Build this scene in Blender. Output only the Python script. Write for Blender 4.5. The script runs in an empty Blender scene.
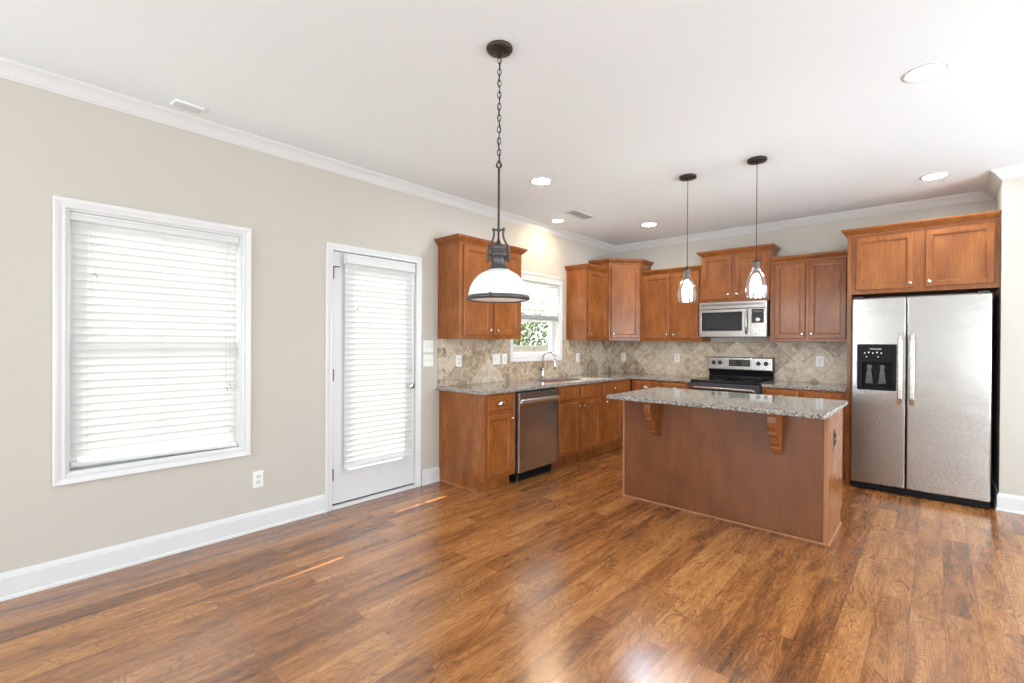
import bpy, bmesh, math, random
from mathutils import Vector, Matrix
random.seed(7)
sc = bpy.context.scene
COL = sc.collection
PI = math.pi
R = math.radians

# ------------------------------------------------------------------ camera
cam_d = bpy.data.cameras.new('camera')
cam = bpy.data.objects.new('camera', cam_d)
COL.objects.link(cam)
sc.camera = cam
FPX, YAW, PITCH, ROLL = 470.09, R(42.0633), R(-.2526), R(-.3189)
CX, HC, SY = 3.5436, 1.3337, 2.891
Z = Vector((0, 0, 1))
R0 = Vector((math.cos(YAW), math.sin(YAW), 0)); F0 = Vector((-math.sin(YAW), math.cos(YAW), 0))
FW = F0*math.cos(PITCH) + Z*math.sin(PITCH); U0 = Z*math.cos(PITCH) - F0*math.sin(PITCH)
RR = R0*math.cos(ROLL) - U0*math.sin(ROLL); UU = R0*math.sin(ROLL) + U0*math.cos(ROLL)
mw = Matrix.Identity(4)
for i in range(3):
    mw[i][0], mw[i][1], mw[i][2] = RR[i], UU[i], -FW[i]
mw[0][3], mw[1][3], mw[2][3] = CX, 0, HC
cam.matrix_world = mw
cam_d.sensor_width = 36
cam_d.lens = FPX*36/1024
cam_d.shift_y = SY/1024
cam_d.clip_start = .05; cam_d.clip_end = 300

# ------------------------------------------------------------------ view and light
sc.view_settings.view_transform = 'Standard'
sc.view_settings.look = 'None'
sc.view_settings.gamma = 1
sc.view_settings.use_curve_mapping = False
sc.view_settings.exposure = -0.24

world = bpy.data.worlds.new('world'); sc.world = world; world.use_nodes = True
wn = world.node_tree.nodes; wl = world.node_tree.links
bg = wn['Background']
sky = wn.new('ShaderNodeTexSky'); sky.sky_type = 'NISHITA'
sky.sun_disc = False; sky.sun_elevation = R(42); sky.sun_rotation = R(250); sky.dust_density = 2.0
wmix = wn.new('ShaderNodeMixRGB'); wmix.inputs[0].default_value = .75
wl.new(sky.outputs[0], wmix.inputs[1]); wmix.inputs[2].default_value = (3.6, 3.8, 4.0, 1)
wl.new(wmix.outputs[0], bg.inputs[0])
bg.inputs[1].default_value = .66

def lamp(name, kind, loc, energy, color=(1, 1, 1), target=None, **kw):
    d = bpy.data.lights.new(name, kind); d.energy = energy; d.color = color
    for k, v in kw.items(): setattr(d, k, v)
    o = bpy.data.objects.new(name, d); COL.objects.link(o); o.location = loc
    if target is not None:
        o.rotation_euler = (Vector(target)-Vector(loc)).to_track_quat('-Z', 'Y').to_euler()
    return o
lamp('sun', 'SUN', (-6, -2, 6), 24.0, (1, .95, .86), target=(-6+1, -2+.4, 6-.75), angle=R(.5))
# added fill lamps, behind and right of the camera, tilted up to brighten the ceiling
FILL_TINT = (.80, .92, 1.0)
lamp('rear_fill', 'AREA', (1.15, -3.28, 1.3), 120, FILL_TINT, target=(2.2, -.6, 2.9), shape='RECTANGLE', size=1.5, size_y=1.6)
lamp('rear_fill_right', 'AREA', (5.45, -3.28, 1.3), 150, FILL_TINT, target=(4.0, -.6, 2.9), shape='RECTANGLE', size=1.5, size_y=1.6)
lamp('side_fill', 'AREA', (6.48, .6, 1.3), 60, FILL_TINT, target=(4.2, 1.6, 3.2), shape='RECTANGLE', size=2.9, size_y=1.6)
lamp('side_fill_far', 'AREA', (6.48, 3.7, 1.2), 150, FILL_TINT, target=(4.0, 3.8, 3.3), shape='RECTANGLE', size=2.0, size_y=1.4)

# ------------------------------------------------------------------ node materials
def mat(name, color, rough=.5, metal=0.0, **kw):
    m = bpy.data.materials.new(name); m.use_nodes = True
    b = m.node_tree.nodes['Principled BSDF']
    b.inputs['Base Color'].default_value = (*color, 1)
    b.inputs['Roughness'].default_value = rough
    b.inputs['Metallic'].default_value = metal
    for k, v in kw.items():
        b.inputs[k.replace('_', ' ')].default_value = v
    return m
class NT:
    def __init__(s, m): s.m = m; s.n = m.node_tree.nodes; s.l = m.node_tree.links; s.b = s.n.get('Principled BSDF')
    def new(s, t, **kw):
        x = s.n.new(t)
        for k, v in kw.items(): setattr(x, k, v)
        return x
    def put(s, sock, v):
        if isinstance(v, bpy.types.NodeSocket): s.l.new(v, sock)
        else: sock.default_value = v
    def coord(s, kind='Object', scale=(1, 1, 1), rot=(0, 0, 0), loc=(0, 0, 0)):
        c = s.new('ShaderNodeTexCoord'); mp = s.new('ShaderNodeMapping')
        s.l.new(c.outputs[kind], mp.inputs[0])
        mp.inputs['Scale'].default_value = scale; mp.inputs['Rotation'].default_value = rot; mp.inputs['Location'].default_value = loc
        return mp.outputs[0]
    def math(s, op, a, b=0.0, c=0.0):
        x = s.new('ShaderNodeMath', operation=op); s.put(x.inputs[0], a); s.put(x.inputs[1], b); s.put(x.inputs[2], c); return x.outputs[0]
    def vmath(s, op, a, b):
        x = s.new('ShaderNodeVectorMath', operation=op); s.put(x.inputs[0], a); s.put(x.inputs[1], b); return x.outputs[0]
    def noise(s, v, scale, detail=3, rough=.55, dist=0):
        x = s.new('ShaderNodeTexNoise'); s.put(x.inputs['Vector'], v); x.inputs['Scale'].default_value = scale
        x.inputs['Detail'].default_value = detail; x.inputs['Roughness'].default_value = rough; x.inputs['Distortion'].default_value = dist
        return x.outputs['Fac']
    def ramp(s, f, stops):
        x = s.new('ShaderNodeValToRGB'); s.put(x.inputs[0], f)
        e = x.color_ramp.elements
        while len(e) < len(stops): e.new(.5)
        for i, (p, c) in enumerate(stops):
            e[i].position = p; e[i].color = (*c, 1) if len(c) == 3 else c
        return x.outputs[0]
    def mix(s, f, a, b, mode='MIX'):
        x = s.new('ShaderNodeMixRGB', blend_type=mode); s.put(x.inputs[0], f)
        s.put(x.inputs[1], a if not isinstance(a, tuple) else (*a, 1)); s.put(x.inputs[2], b if not isinstance(b, tuple) else (*b, 1))
        return x.outputs[0]
    def bump(s, h, strength=.2, dist=.01):
        x = s.new('ShaderNodeBump'); x.inputs['Strength'].default_value = strength; x.inputs['Distance'].default_value = dist
        s.put(x.inputs['Height'], h); s.l.new(x.outputs[0], s.b.inputs['Normal'])
    def base(s, v): s.l.new(v, s.b.inputs['Base Color'])

M = {}
def paint(key, color, rough, var=.02, bump=.05):
    m = mat(key, color, rough); t = NT(m)
    v = t.coord('Object')
    n = t.noise(v, 1.3, 4)
    c = t.mix(n, tuple(max(0, x*(1-var)) for x in color), tuple(min(1, x*(1+var)) for x in color)); t.base(c)
    t.bump(t.noise(v, 260, 2), bump, .002)
    M[key] = m
paint('wall_paint', (.545, .505, .445), .75)
paint('ceiling_paint', (.82, .855, .88), .9, .01)
paint('trim_paint', (.70, .695, .685), .32, .01, .01)
paint('door_paint', (.67, .67, .665), .38, .01, .01)
paint('plate_plastic', (.85, .84, .80), .3, .01, .0)
paint('black_plastic', (.010, .010, .012), .16, .1, .0)
paint('matte_black', (.006, .006, .007), .45, .1, .0)
M['matte_black'].node_tree.nodes['Principled BSDF'].inputs['Specular IOR Level'].default_value = .15
paint('black_glass', (.02, .02, .022), .04, .1, .0)
paint('dark_enamel', (.035, .035, .04), .35, .1, .0)
paint('bronze', (.055, .042, .035), .42, .3, .05)
paint('pewter', (.095, .092, .09), .4, .2, .03)
paint('hinge_metal', (.16, .13, .10), .35, .2, .02)
M['hinge_metal'].node_tree.nodes['Principled BSDF'].inputs['Metallic'].default_value = .9
for k in ('bronze', 'pewter'):
    M[k].node_tree.nodes['Principled BSDF'].inputs['Metallic'].default_value = .75

def steel(key, color, rough, axis_scale, bump=.04):
    m = mat(key, color, rough, 1.0); t = NT(m)
    v = t.coord('Object', scale=axis_scale)
    n = t.noise(v, 60, 3)
    t.base(t.mix(n, tuple(x*.93 for x in color), tuple(min(1, x*1.05) for x in color)))
    rr = t.math('MULTIPLY_ADD', n, .12, rough-.06); t.l.new(rr, t.b.inputs['Roughness'])
    w = t.noise(t.coord('Object', scale=(1.2, 1.2, 3.2)), 2.2, 2)
    t.bump(t.math('ADD', t.math('MULTIPLY', w, 1.0), t.math('MULTIPLY', n, .03)), bump, .05)
    M[key] = m
steel('stainless', (.43, .405, .38), .27, (1, 1, 30), .05)
steel('stainless_dark', (.55, .52, .48), .26, (1, 1, 30), .04)
steel('nickel', (.74, .72, .68), .25, (1, 1, 1), .0)
steel('chrome', (.55, .55, .56), .14, (1, 1, 1), .0)

def wood(key, c0, c1, c2, rough=.32, spec=.5):
    m = mat(key, c1, rough); t = NT(m)
    oi = t.new('ShaderNodeObjectInfo')
    rnd = t.math('MULTIPLY', oi.outputs['Random'], 17.0)
    comb = t.new('ShaderNodeCombineXYZ'); t.l.new(rnd, comb.inputs[0]); t.l.new(rnd, comb.inputs[1]); t.l.new(rnd, comb.inputs[2])
    v = t.vmath('ADD', t.coord('Object', scale=(1, 1, .16)), comb.outputs[0])
    big = t.noise(v, 9, 4, .6, .8)
    fine = t.noise(t.vmath('ADD', t.coord('Object', scale=(1, 1, .05)), comb.outputs[0]), 150, 2, .6)
    blotch = t.noise(t.vmath('ADD', t.coord('Object', scale=(1, 1, .6)), comb.outputs[0]), 7, 3, .5)
    f = t.math('ADD', t.math('MULTIPLY', big, .36), t.math('ADD', t.math('MULTIPLY', fine, .22), t.math('MULTIPLY', blotch, .42)))
    t.b.inputs['Specular IOR Level'].default_value = .38
    t.base(t.ramp(f, [(.32, c0), (.5, c1), (.70, c2)]))
    t.l.new(t.math('MULTIPLY_ADD', fine, .1, rough-.05), t.b.inputs['Roughness'])
    t.bump(fine, .03, .002)
    M[key] = m
wood('cabinet_wood', (.185, .054, .012), (.262, .083, .019), (.41, .150, .040), .28)
wood('island_panel_shaded_wood', (.135, .044, .014), (.185, .063, .021), (.24, .088, .031), .36)  # darker copy of the cabinet stain, island front's shade put into the colour
wood('molding_wood', (.30, .12, .050), (.38, .165, .075), (.46, .21, .10), .4)

def floor_mat():
    m = mat('laminate_floor', (.3, .13, .06), .2); t = NT(m)
    c = t.new('ShaderNodeTexCoord'); sp = t.new('ShaderNodeSeparateXYZ'); t.l.new(c.outputs['Object'], sp.inputs[0])
    cb = t.new('ShaderNodeCombineXYZ'); t.l.new(sp.outputs[1], cb.inputs[0]); t.l.new(sp.outputs[0], cb.inputs[1])
    br = t.new('ShaderNodeTexBrick', offset=.37, offset_frequency=2, squash=1)
    t.l.new(cb.outputs[0], br.inputs['Vector'])
    br.inputs['Color1'].default_value = (0, 0, 0, 1); br.inputs['Color2'].default_value = (1, 1, 1, 1); br.inputs['Mortar'].default_value = (.5, .5, .5, 1)
    br.inputs['Scale'].default_value = 1; br.inputs['Brick Width'].default_value = 1.21; br.inputs['Row Height'].default_value = .128
    br.inputs['Mortar Size'].default_value = .0011; br.inputs['Mortar Smooth'].default_value = .1; br.inputs['Bias'].default_value = 0
    sb = t.new('ShaderNodeSeparateColor'); t.l.new(br.outputs['Color'], sb.inputs[0]); rnd = sb.outputs[0]
    off = t.new('ShaderNodeCombineXYZ'); t.l.new(t.math('MULTIPLY', rnd, 31), off.inputs[0]); t.l.new(t.math('MULTIPLY', rnd, 57), off.inputs[1]); t.l.new(t.math('MULTIPLY', rnd, 13), off.inputs[2])
    va = t.vmath('ADD', t.coord('Object', scale=(1, .26, 1)), off.outputs[0])
    contour = t.noise(va, 5.5, 3, .5, .5)
    lines = t.math('MULTIPLY_ADD', t.math('SINE', t.math('MULTIPLY', contour, 190)), .5, .5)
    lines = t.math('POWER', lines, 3.5)          # thin dark growth rings
    vf = t.vmath('ADD', t.coord('Object', scale=(1, .07, 1)), off.outputs[0])
    fine = t.noise(vf, 150, 4, .8)
    streak = t.noise(t.vmath('ADD', t.coord('Object', scale=(1, .13, 1)), off.outputs[0]), 16, 4, .65, .5)
    fade = t.noise(t.coord('Object'), 4.5, 2)
    g = t.math('ADD', t.math('MULTIPLY', fine, .42), t.math('MULTIPLY', streak, .50))
    g = t.math('ADD', g, t.math('MULTIPLY_ADD', rnd, .17, -.03))
    col = t.ramp(g, [(.34, (.12, .042, .014)), (.45, (.26, .096, .028)), (.56, (.43, .175, .052)), (.72, (.62, .30, .105))])
    col = t.mix(t.math('MULTIPLY', lines, t.math('MULTIPLY_ADD', fade, 1.5, -.2)), col, t.mix(.72, col, (.06, .025, .012)))
    col = t.mix(t.math('MULTIPLY', br.outputs['Fac'], .55), col, (.06, .03, .02))
    t.base(col)
    t.l.new(t.math('MULTIPLY_ADD', fine, .12, .13), t.b.inputs['Roughness'])
    t.b.inputs['IOR'].default_value = 2.0
    h = t.math('SUBTRACT', t.math('ADD', t.math('MULTIPLY', lines, .35), t.math('MULTIPLY', fine, .7)), t.math('MULTIPLY', br.outputs['Fac'], 2.0))
    t.bump(h, .09, .003)
    M['floor'] = m
floor_mat()

def granite():
    m = mat('granite', (.4, .38, .35), .08); t = NT(m)
    v = t.coord('Object')
    a = t.noise(v, 75, 4, .7)
    vo = t.new('ShaderNodeTexVoronoi'); t.l.new(v, vo.inputs['Vector']); vo.inputs['Scale'].default_value = 110
    s3 = t.new('ShaderNodeSeparateColor'); t.l.new(vo.outputs['Color'], s3.inputs[0])
    base = t.ramp(a, [(.38, (.07, .065, .06)), (.47, (.23, .21, .185)), (.56, (.36, .335, .30)), (.68, (.50, .48, .45))])
    spk = t.ramp(s3.outputs[0], [(.0, (.015, .015, .017)), (.19, (.04, .038, .038)), (.25, (.28, .25, .225)), (.8, (.37, .335, .29)), (.9, (.58, .56, .53))])
    t.base(t.mix(.62, base, spk))
    t.b.inputs['IOR'].default_value = 1.65
    t.b.inputs['Roughness'].default_value = .06
    M['granite'] = m
granite()

def tiles(key, rot, w, h, off=(0, 0)):
    m = mat(key, (.5, .42, .33), .35); t = NT(m)
    c = t.new('ShaderNodeTexCoord'); sp = t.new('ShaderNodeSeparateXYZ'); t.l.new(c.outputs['Object'], sp.inputs[0])
    cb = t.new('ShaderNodeCombineXYZ'); t.l.new(sp.outputs[0], cb.inputs[0]); t.l.new(sp.outputs[2], cb.inputs[1])
    mp = t.new('ShaderNodeMapping'); t.l.new(cb.outputs[0], mp.inputs[0]); mp.inputs['Rotation'].default_value = (0, 0, rot); mp.inputs['Location'].default_value = (off[0], off[1], 0)
    br = t.new('ShaderNodeTexBrick', offset=0); t.l.new(mp.outputs[0], br.inputs['Vector'])
    br.inputs['Color1'].default_value = (0, 0, 0, 1); br.inputs['Color2'].default_value = (1, 1, 1, 1)
    br.inputs['Scale'].default_value = 1; br.inputs['Brick Width'].default_value = w; br.inputs['Row Height'].default_value = h
    br.inputs['Mortar Size'].default_value = .0028; br.inputs['Mortar Smooth'].default_value = .2; br.inputs['Bias'].default_value = 0
    sb = t.new('ShaderNodeSeparateColor'); t.l.new(br.outputs['Color'], sb.inputs[0])
    off3 = t.new('ShaderNodeCombineXYZ'); t.l.new(t.math('MULTIPLY', sb.outputs[0], 23), off3.inputs[0]); t.l.new(t.math('MULTIPLY', sb.outputs[0], 11), off3.inputs[2])
    v = t.vmath('ADD', c.outputs['Object'], off3.outputs[0])
    n = t.noise(v, 9, 6, .65, 1.6); n2 = t.noise(v, 40, 3, .6)
    f = t.math('ADD', t.math('MULTIPLY', n, .7), t.math('ADD', t.math('MULTIPLY', n2, .22), t.math('MULTIPLY', sb.outputs[0], .20)))
    f = t.math('SUBTRACT', f, .03)
    col = t.ramp(f, [(.34, (.22, .14, .085)), (.47, (.42, .315, .22)), (.57, (.57, .465, .35)), (.74, (.72, .63, .51))])
    t.base(t.mix(br.outputs['Fac'], col, (.66, .57, .42)))
    t.bump(t.math('SUBTRACT', t.math('MULTIPLY', n, .5), t.math('MULTIPLY', br.outputs['Fac'], 1.5)), .3, .004)
    M[key] = m
tiles('diagonal_tile', R(45), .285, .285, (.03, .09))
tiles('border_tile', 0, .10, .10, (.0, .02))

def glass(key, tint=(1, 1, 1), refl=1.0):
    m = bpy.data.materials.new(key); m.use_nodes = True; n = m.node_tree.nodes; l = m.node_tree.links
    n.remove(n['Principled BSDF']); out = n['Material Output']
    tr = n.new('ShaderNodeBsdfTransparent'); tr.inputs[0].default_value = (*tint, 1)
    gl = n.new('ShaderNodeBsdfGlossy'); gl.inputs['Roughness'].default_value = .02
    fr = n.new('ShaderNodeLayerWeight'); pw = n.new('ShaderNodeMath'); pw.operation = 'POWER'; pw.inputs[1].default_value = 3.5; l.new(fr.outputs['Facing'], pw.inputs[0])
    mu = n.new('ShaderNodeMath'); mu.operation = 'MULTIPLY_ADD'; mu.inputs[1].default_value = .5*refl; mu.inputs[2].default_value = .045*refl; l.new(pw.outputs[0], mu.inputs[0])
    mx = n.new('ShaderNodeMixShader'); l.new(mu.outputs[0], mx.inputs[0]); l.new(tr.outputs[0], mx.inputs[1]); l.new(gl.outputs[0], mx.inputs[2])
    l.new(mx.outputs[0], out.inputs[0]); M[key] = m
glass('window_glass', (.97, .99, .98), .8)
glass('clear_glass', (.96, .97, .97), 2.0)

def blind_mat():
    m = bpy.data.materials.new('blind_slat'); m.use_nodes = True; n = m.node_tree.nodes; l = m.node_tree.links
    n.remove(n['Principled BSDF']); out = n['Material Output']
    d = n.new('ShaderNodeBsdfDiffuse'); tr = n.new('ShaderNodeBsdfTranslucent'); mx = n.new('ShaderNodeMixShader')
    no = n.new('ShaderNodeTexNoise'); no.inputs['Scale'].default_value = 3
    r = n.new('ShaderNodeValToRGB'); l.new(no.outputs[0], r.inputs[0]); r.color_ramp.elements[0].color = (.76, .76, .755, 1); r.color_ramp.elements[1].color = (.82, .82, .815, 1)
    l.new(r.outputs[0], d.inputs[0]); l.new(r.outputs[0], tr.inputs[0]); mx.inputs[0].default_value = .17
    l.new(d.outputs[0], mx.inputs[1]); l.new(tr.outputs[0], mx.inputs[2]); l.new(mx.outputs[0], out.inputs[0]); M['blind'] = m
blind_mat()

def emit(key, color, strength):
    m = bpy.data.materials.new(key); m.use_nodes = True; n = m.node_tree.nodes; l = m.node_tree.links
    b = n['Principled BSDF']; b.inputs['Base Color'].default_value = (.8, .8, .8, 1)
    b.inputs['Emission Color'].default_value = (*color, 1); b.inputs['Emission Strength'].default_value = strength
    M[key] = m
emit('lens_white', (.90, .95, 1), 210)
emit('lens_warm', (1, .76, .46), 300)
emit('bulb', (1, .96, .92), 200)
emit('opal', (1, .98, .96), .16)
emit('opal_bulb', (1, .95, .88), 14)
emit('indicator', (1, .8, .4), .8)
def opal():
    t = NT(M['opal']); b = t.b
    b.inputs['Base Color'].default_value = (.74, .74, .75, 1); b.inputs['Roughness'].default_value = .12
    b.inputs['Emission Color'].default_value = (1, .98, .96, 1)
opal()
def grass():
    m = mat('grass', (.10, .16, .05), .9); t = NT(m); v = t.coord('Object')
    t.base(t.ramp(t.noise(v, 3, 6, .7), [(.35, (.14, .17, .07)), (.65, (.30, .34, .16))])); M['grass'] = m
grass()
wood('fence_wood', (.42, .35, .28), (.55, .47, .39), (.64, .56, .48), .8)
def leaf():
    m = mat('leaves', (.08, .15, .04), .7); t = NT(m); v = t.coord('Object')
    t.base(t.ramp(t.noise(v, 5, 4, .7), [(.35, (.06, .10, .03)), (.65, (.20, .29, .10))])); M['leaves'] = m
    m = mat('bark', (.12, .085, .06), .9); t = NT(m); v = t.coord('Object', scale=(1, 1, .2))
    t.base(t.ramp(t.noise(v, 20, 4), [(.35, (.07, .05, .035)), (.65, (.2, .15, .11))])); M['bark'] = m
    m = mat('concrete', (.5, .49, .46), .9); t = NT(m); v = t.coord('Object')
    t.base(t.ramp(t.noise(v, 8, 6), [(.35, (.42, .41, .39)), (.65, (.55, .54, .51))])); M['concrete'] = m
leaf()

# ------------------------------------------------------------------ mesh helpers
class MB:
    def __init__(s): s.bm = bmesh.new()
    def quad(s, pts, mi=0):
        vs = [s.bm.verts.new(p) for p in pts]; f = s.bm.faces.new(vs); f.material_index = mi; return f
    def box(s, x0, x1, y0, y1, z0, z1, mi=0, bev=0):
        r = bmesh.ops.create_cube(s.bm, size=1)['verts']
        for v in r:
            v.co = Vector((x0+(v.co.x+.5)*(x1-x0), y0+(v.co.y+.5)*(y1-y0), z0+(v.co.z+.5)*(z1-z0)))
        fs = set(f for v in r for f in v.link_faces)
        for f in fs: f.material_index = mi
        if bev:
            es = list(set(e for v in r for e in v.link_edges))
            bmesh.ops.bevel(s.bm, geom=es, offset=bev, segments=2, affect='EDGES', profile=.6)
        return r
    def rings(s, rings, close=True, cap0=True, cap1=True, mi=0, smooth=False):
        vr = [[s.bm.verts.new(p) for p in ring] for ring in rings]
        n = len(rings[0])
        for a, b in zip(vr[:-1], vr[1:]):
            for i in range(n if close else n-1):
                j = (i+1) % n
                f = s.bm.faces.new((a[i], a[j], b[j], b[i])); f.material_index = mi; f.smooth = smooth
        if cap0: f = s.bm.faces.new(vr[0][::-1]); f.material_index = mi
        if cap1: f = s.bm.faces.new(vr[-1]); f.material_index = mi
        return vr
    def lathe(s, prof, c=(0, 0, 0), axis='Z', seg=32, mi=0, smooth=True, cap0=True, cap1=True):
        rings = []
        for r, h in prof:
            ring = []
            for k in range(seg):
                a = 2*PI*k/seg; u, v = r*math.cos(a), r*math.sin(a)
                if axis == 'Z': p = (c[0]+u, c[1]+v, c[2]+h)
                elif axis == 'Y': p = (c[0]+u, c[1]+h, c[2]+v)
                else: p = (c[0]+h, c[1]+u, c[2]+v)
                ring.append(p)
            rings.append(ring)
        s.rings(rings, True, cap0, cap1, mi, smooth)
    def tube(s, pts, rad, seg=10, closed=False, mi=0):
        P = [Vector(p) for p in pts]; n = len(P); rings = []
        prev = None
        for i in range(n):
            if closed: t = P[(i+1) % n]-P[i-1]
            else: t = (P[min(i+1, n-1)]-P[max(i-1, 0)])
            t.normalize()
            if prev is None: a = t.orthogonal().normalized()
            else: a = (prev - t*prev.dot(t)).normalized()
            prev = a; b = t.cross(a)
            rr = rad[i] if isinstance(rad, (list, tuple)) else rad
            rings.append([P[i]+a*rr*math.cos(2*PI*k/seg)+b*rr*math.sin(2*PI*k/seg) for k in range(seg)])
        if closed: rings.append(rings[0])
        s.rings(rings, True, not closed, not closed, mi, True)
        if closed: bmesh.ops.remove_doubles(s.bm, verts=s.bm.verts, dist=1e-6)
    def sweep(s, path, prof, z=0, mi=0):
        """profile of (out, height) points carried along a plan path, out = right of travel"""
        P = [Vector(p) for p in path]; rings = []
        for i, p in enumerate(P):
            d0 = (P[i]-P[i-1]).normalized() if i > 0 else None
            d1 = (P[i+1]-P[i]).normalized() if i < len(P)-1 else None
            n0 = Vector((d0.y, -d0.x)) if d0 else None; n1 = Vector((d1.y, -d1.x)) if d1 else None
            if n0 is None: nn = n1
            elif n1 is None: nn = n0
            else:
                h = (n0+n1).normalized(); nn = h/max(.2, h.dot(n0))
            rings.append([(p.x+nn.x*o, p.y+nn.y*o, z+h_) for o, h_ in prof])
        s.rings(rings, True, True, True, mi)
    def grid(s, us, vs, empty, w0, w1, f):
        """slab of grid cells; f(u,v,w)->xyz"""
        def full(i, j): return 0 <= i < len(us)-1 and 0 <= j < len(vs)-1 and (i, j) not in empty
        cache = {}
        def V(i, j, k):
            key = (i, j, k)
            if key not in cache: cache[key] = s.bm.verts.new(f(us[i], vs[j], (w0, w1)[k]))
            return cache[key]
        for i in range(len(us)-1):
            for j in range(len(vs)-1):
                if not full(i, j): continue
                s.bm.faces.new((V(i, j, 1), V(i+1, j, 1), V(i+1, j+1, 1), V(i, j+1, 1)))
                s.bm.faces.new((V(i, j, 0), V(i, j+1, 0), V(i+1, j+1, 0), V(i+1, j, 0)))
                for (a, b, c, d, e, g) in ((i-1, j, i, j, i, j+1), (i+1, j, i+1, j+1, i+1, j), (i, j-1, i+1, j, i, j), (i, j+1, i, j+1, i+1, j+1)):
                    if not full(a, b):
                        s.bm.faces.new((V(c, d, 0), V(e, g, 0), V(e, g, 1), V(c, d, 1)))
    def build(s, name, mats, parent=None, bevel=0, smooth_angle=None, solid=0):
        bmesh.ops.recalc_face_normals(s.bm, faces=s.bm.faces)
        me = bpy.data.meshes.new(name); s.bm.to_mesh(me); s.bm.free()
        if not isinstance(mats, (list, tuple)): mats = [mats]
        for m in mats: me.materials.append(M[m])
        o = bpy.data.objects.new(name, me); COL.objects.link(o)
        if parent: o.parent = parent
        if solid:
            md = o.modifiers.new('solid', 'SOLIDIFY'); md.thickness = solid; md.offset = 0
        if bevel:
            md = o.modifiers.new('bevel', 'BEVEL'); md.width = bevel; md.segments = 2; md.limit_method = 'ANGLE'; md.angle_limit = R(40)
        return o

def thing(name, label, cat, loc=(0, 0, 0), rotz=0, group=None):
    o = bpy.data.objects.new(name, None); COL.objects.link(o); o.empty_display_size = .1
    o.location = loc; o.rotation_euler = (0, 0, rotz)
    o['label'] = label; o['category'] = cat
    if group: o['group'] = group
    return o
def tag(o, label, cat, group=None):
    o['label'] = label; o['category'] = cat
    if group: o['group'] = group
    return o
def struct(o): o['kind'] = 'structure'; return o

# ------------------------------------------------------------------ room dimensions (metres)
H = 2.743; D = 6.148; XS = 3.93; YS = 5.46; XR = 6.5; YB = -3.3
CT = .905; CB = .875        # worktop top and underside

# ------------------------------------------------------------------ the room
m = MB(); m.box(-.16, XR+.1, YB-.1, D+.1, -.12, 0); struct(m.build('floor', 'floor'))
m = MB(); m.box(-.16, XR+.1, YB-.1, D+.1, H, H+.12); struct(m.build('ceiling', 'ceiling_paint'))
W1 = (.277, 1.155, .595, 2.056); DR = (1.81, 2.60, 0, 2.05); W2 = (3.935, 4.805, 1.165, 2.10)
m = MB()
us = [YB-.1, W1[0], W1[1], DR[0]-.02, DR[1]+.02, W2[0], W2[1], D]
vs = [0, W1[2], W2[2], W1[3], DR[3]+.02, W2[3], H]
empty = set()
for i in range(len(us)-1):
    for j in range(len(vs)-1):
        uc, vc = (us[i]+us[i+1])/2, (vs[j]+vs[j+1])/2
        for w in (W1, (DR[0]-.02, DR[1]+.02, -1, DR[3]+.02), W2):
            if w[0] < uc < w[1] and w[2] < vc < w[3]: empty.add((i, j))
m.grid(us, vs, empty, -.15, 0, lambda u, v, w: (w, u, v)); struct(m.build('wall_left', 'wall_paint'))
m = MB(); m.box(-.15, XR+.1, D, D+.1, 0, H); struct(m.build('wall_back', 'wall_paint'))
m = MB(); m.box(XS, XR, YS, D, 0, H); struct(m.build('wall_right', 'wall_paint'))
m = MB(); us = [YB, -.9, 2.1, 2.8, 5.0, YS]; vs = [0, .5, 2.35, H]
m.grid(us, vs, {(1, 1), (3, 1)}, XR, XR+.1, lambda u, v, w: (w, u, v)); struct(m.build('wall_far_right', 'wall_paint'))  # unseen openings added to go with the side fill lamps
m = MB(); us = [0, .4, 1.9, 4.7, 6.2, XR]; m.grid(us, vs, {(1, 1), (3, 1)}, YB-.1, YB, lambda u, v, w: (u, w, v)); struct(m.build('wall_rear', 'wall_paint'))  # both openings are out of view, added for the rear fill lamps

crown = [(0, -.076), (.006, -.076), (.010, -.068), (.016, -.066), (.022, -.056), (.040, -.034), (.058, -.018), (.064, -.016), (.070, -.008), (.074, -.006), (.074, 0), (0, 0)]
m = MB(); m.sweep([(0, YB), (0, D), (XS, D), (XS, YS), (XR, YS)], crown, H); struct(m.build('trim_1', 'trim_paint'))
bb = [(0, 0), (.022, 0), (.021, .012), (.016, .018), (.014, .019), (.014, .112), (.011, .118), (.011, .124), (.008, .128), (.006, .137), (0, .139)]
for nm, pth in (('baseboard_left', [(0, YB), (0, 1.755)]), ('baseboard_left_near_cabinet', [(0, 2.676), (0, 2.884)]), ('baseboard_right', [(XS, D), (XS, YS), (XR, YS)])):
    m = MB(); m.sweep(pth, bb); struct(m.build(nm, 'trim_paint'))

def casing(parent, u0, u1, v0, v1, wd, bottom, name='casing'):
    """flat moulded casing around an opening on the left wall (u=y, v=z); frame profile in x"""
    m = MB()
    prof = [(0, 0), (0, .012), (.008, .016), (.020, .014), (wd-.018, .020), (wd-.006, .022), (wd, .018), (wd, 0)]
    if bottom: corners = [(u0, v0, -1, -1), (u1, v0, 1, -1), (u1, v1, 1, 1), (u0, v1, -1, 1), (u0, v0, -1, -1)]
    else: corners = [(u0, v0, -1, 0), (u0, v1, -1, 1), (u1, v1, 1, 1), (u1, v0, 1, 0)]
    rings = [[(t, u+du*o, v+dv*o) for o, t in prof] for (u, v, du, dv) in corners]
    m.rings(rings, True, not bottom, not bottom)
    if bottom: bmesh.ops.remove_doubles(m.bm, verts=m.bm.verts, dist=1e-5)
    return m.build(name, 'trim_paint', parent)

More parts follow.
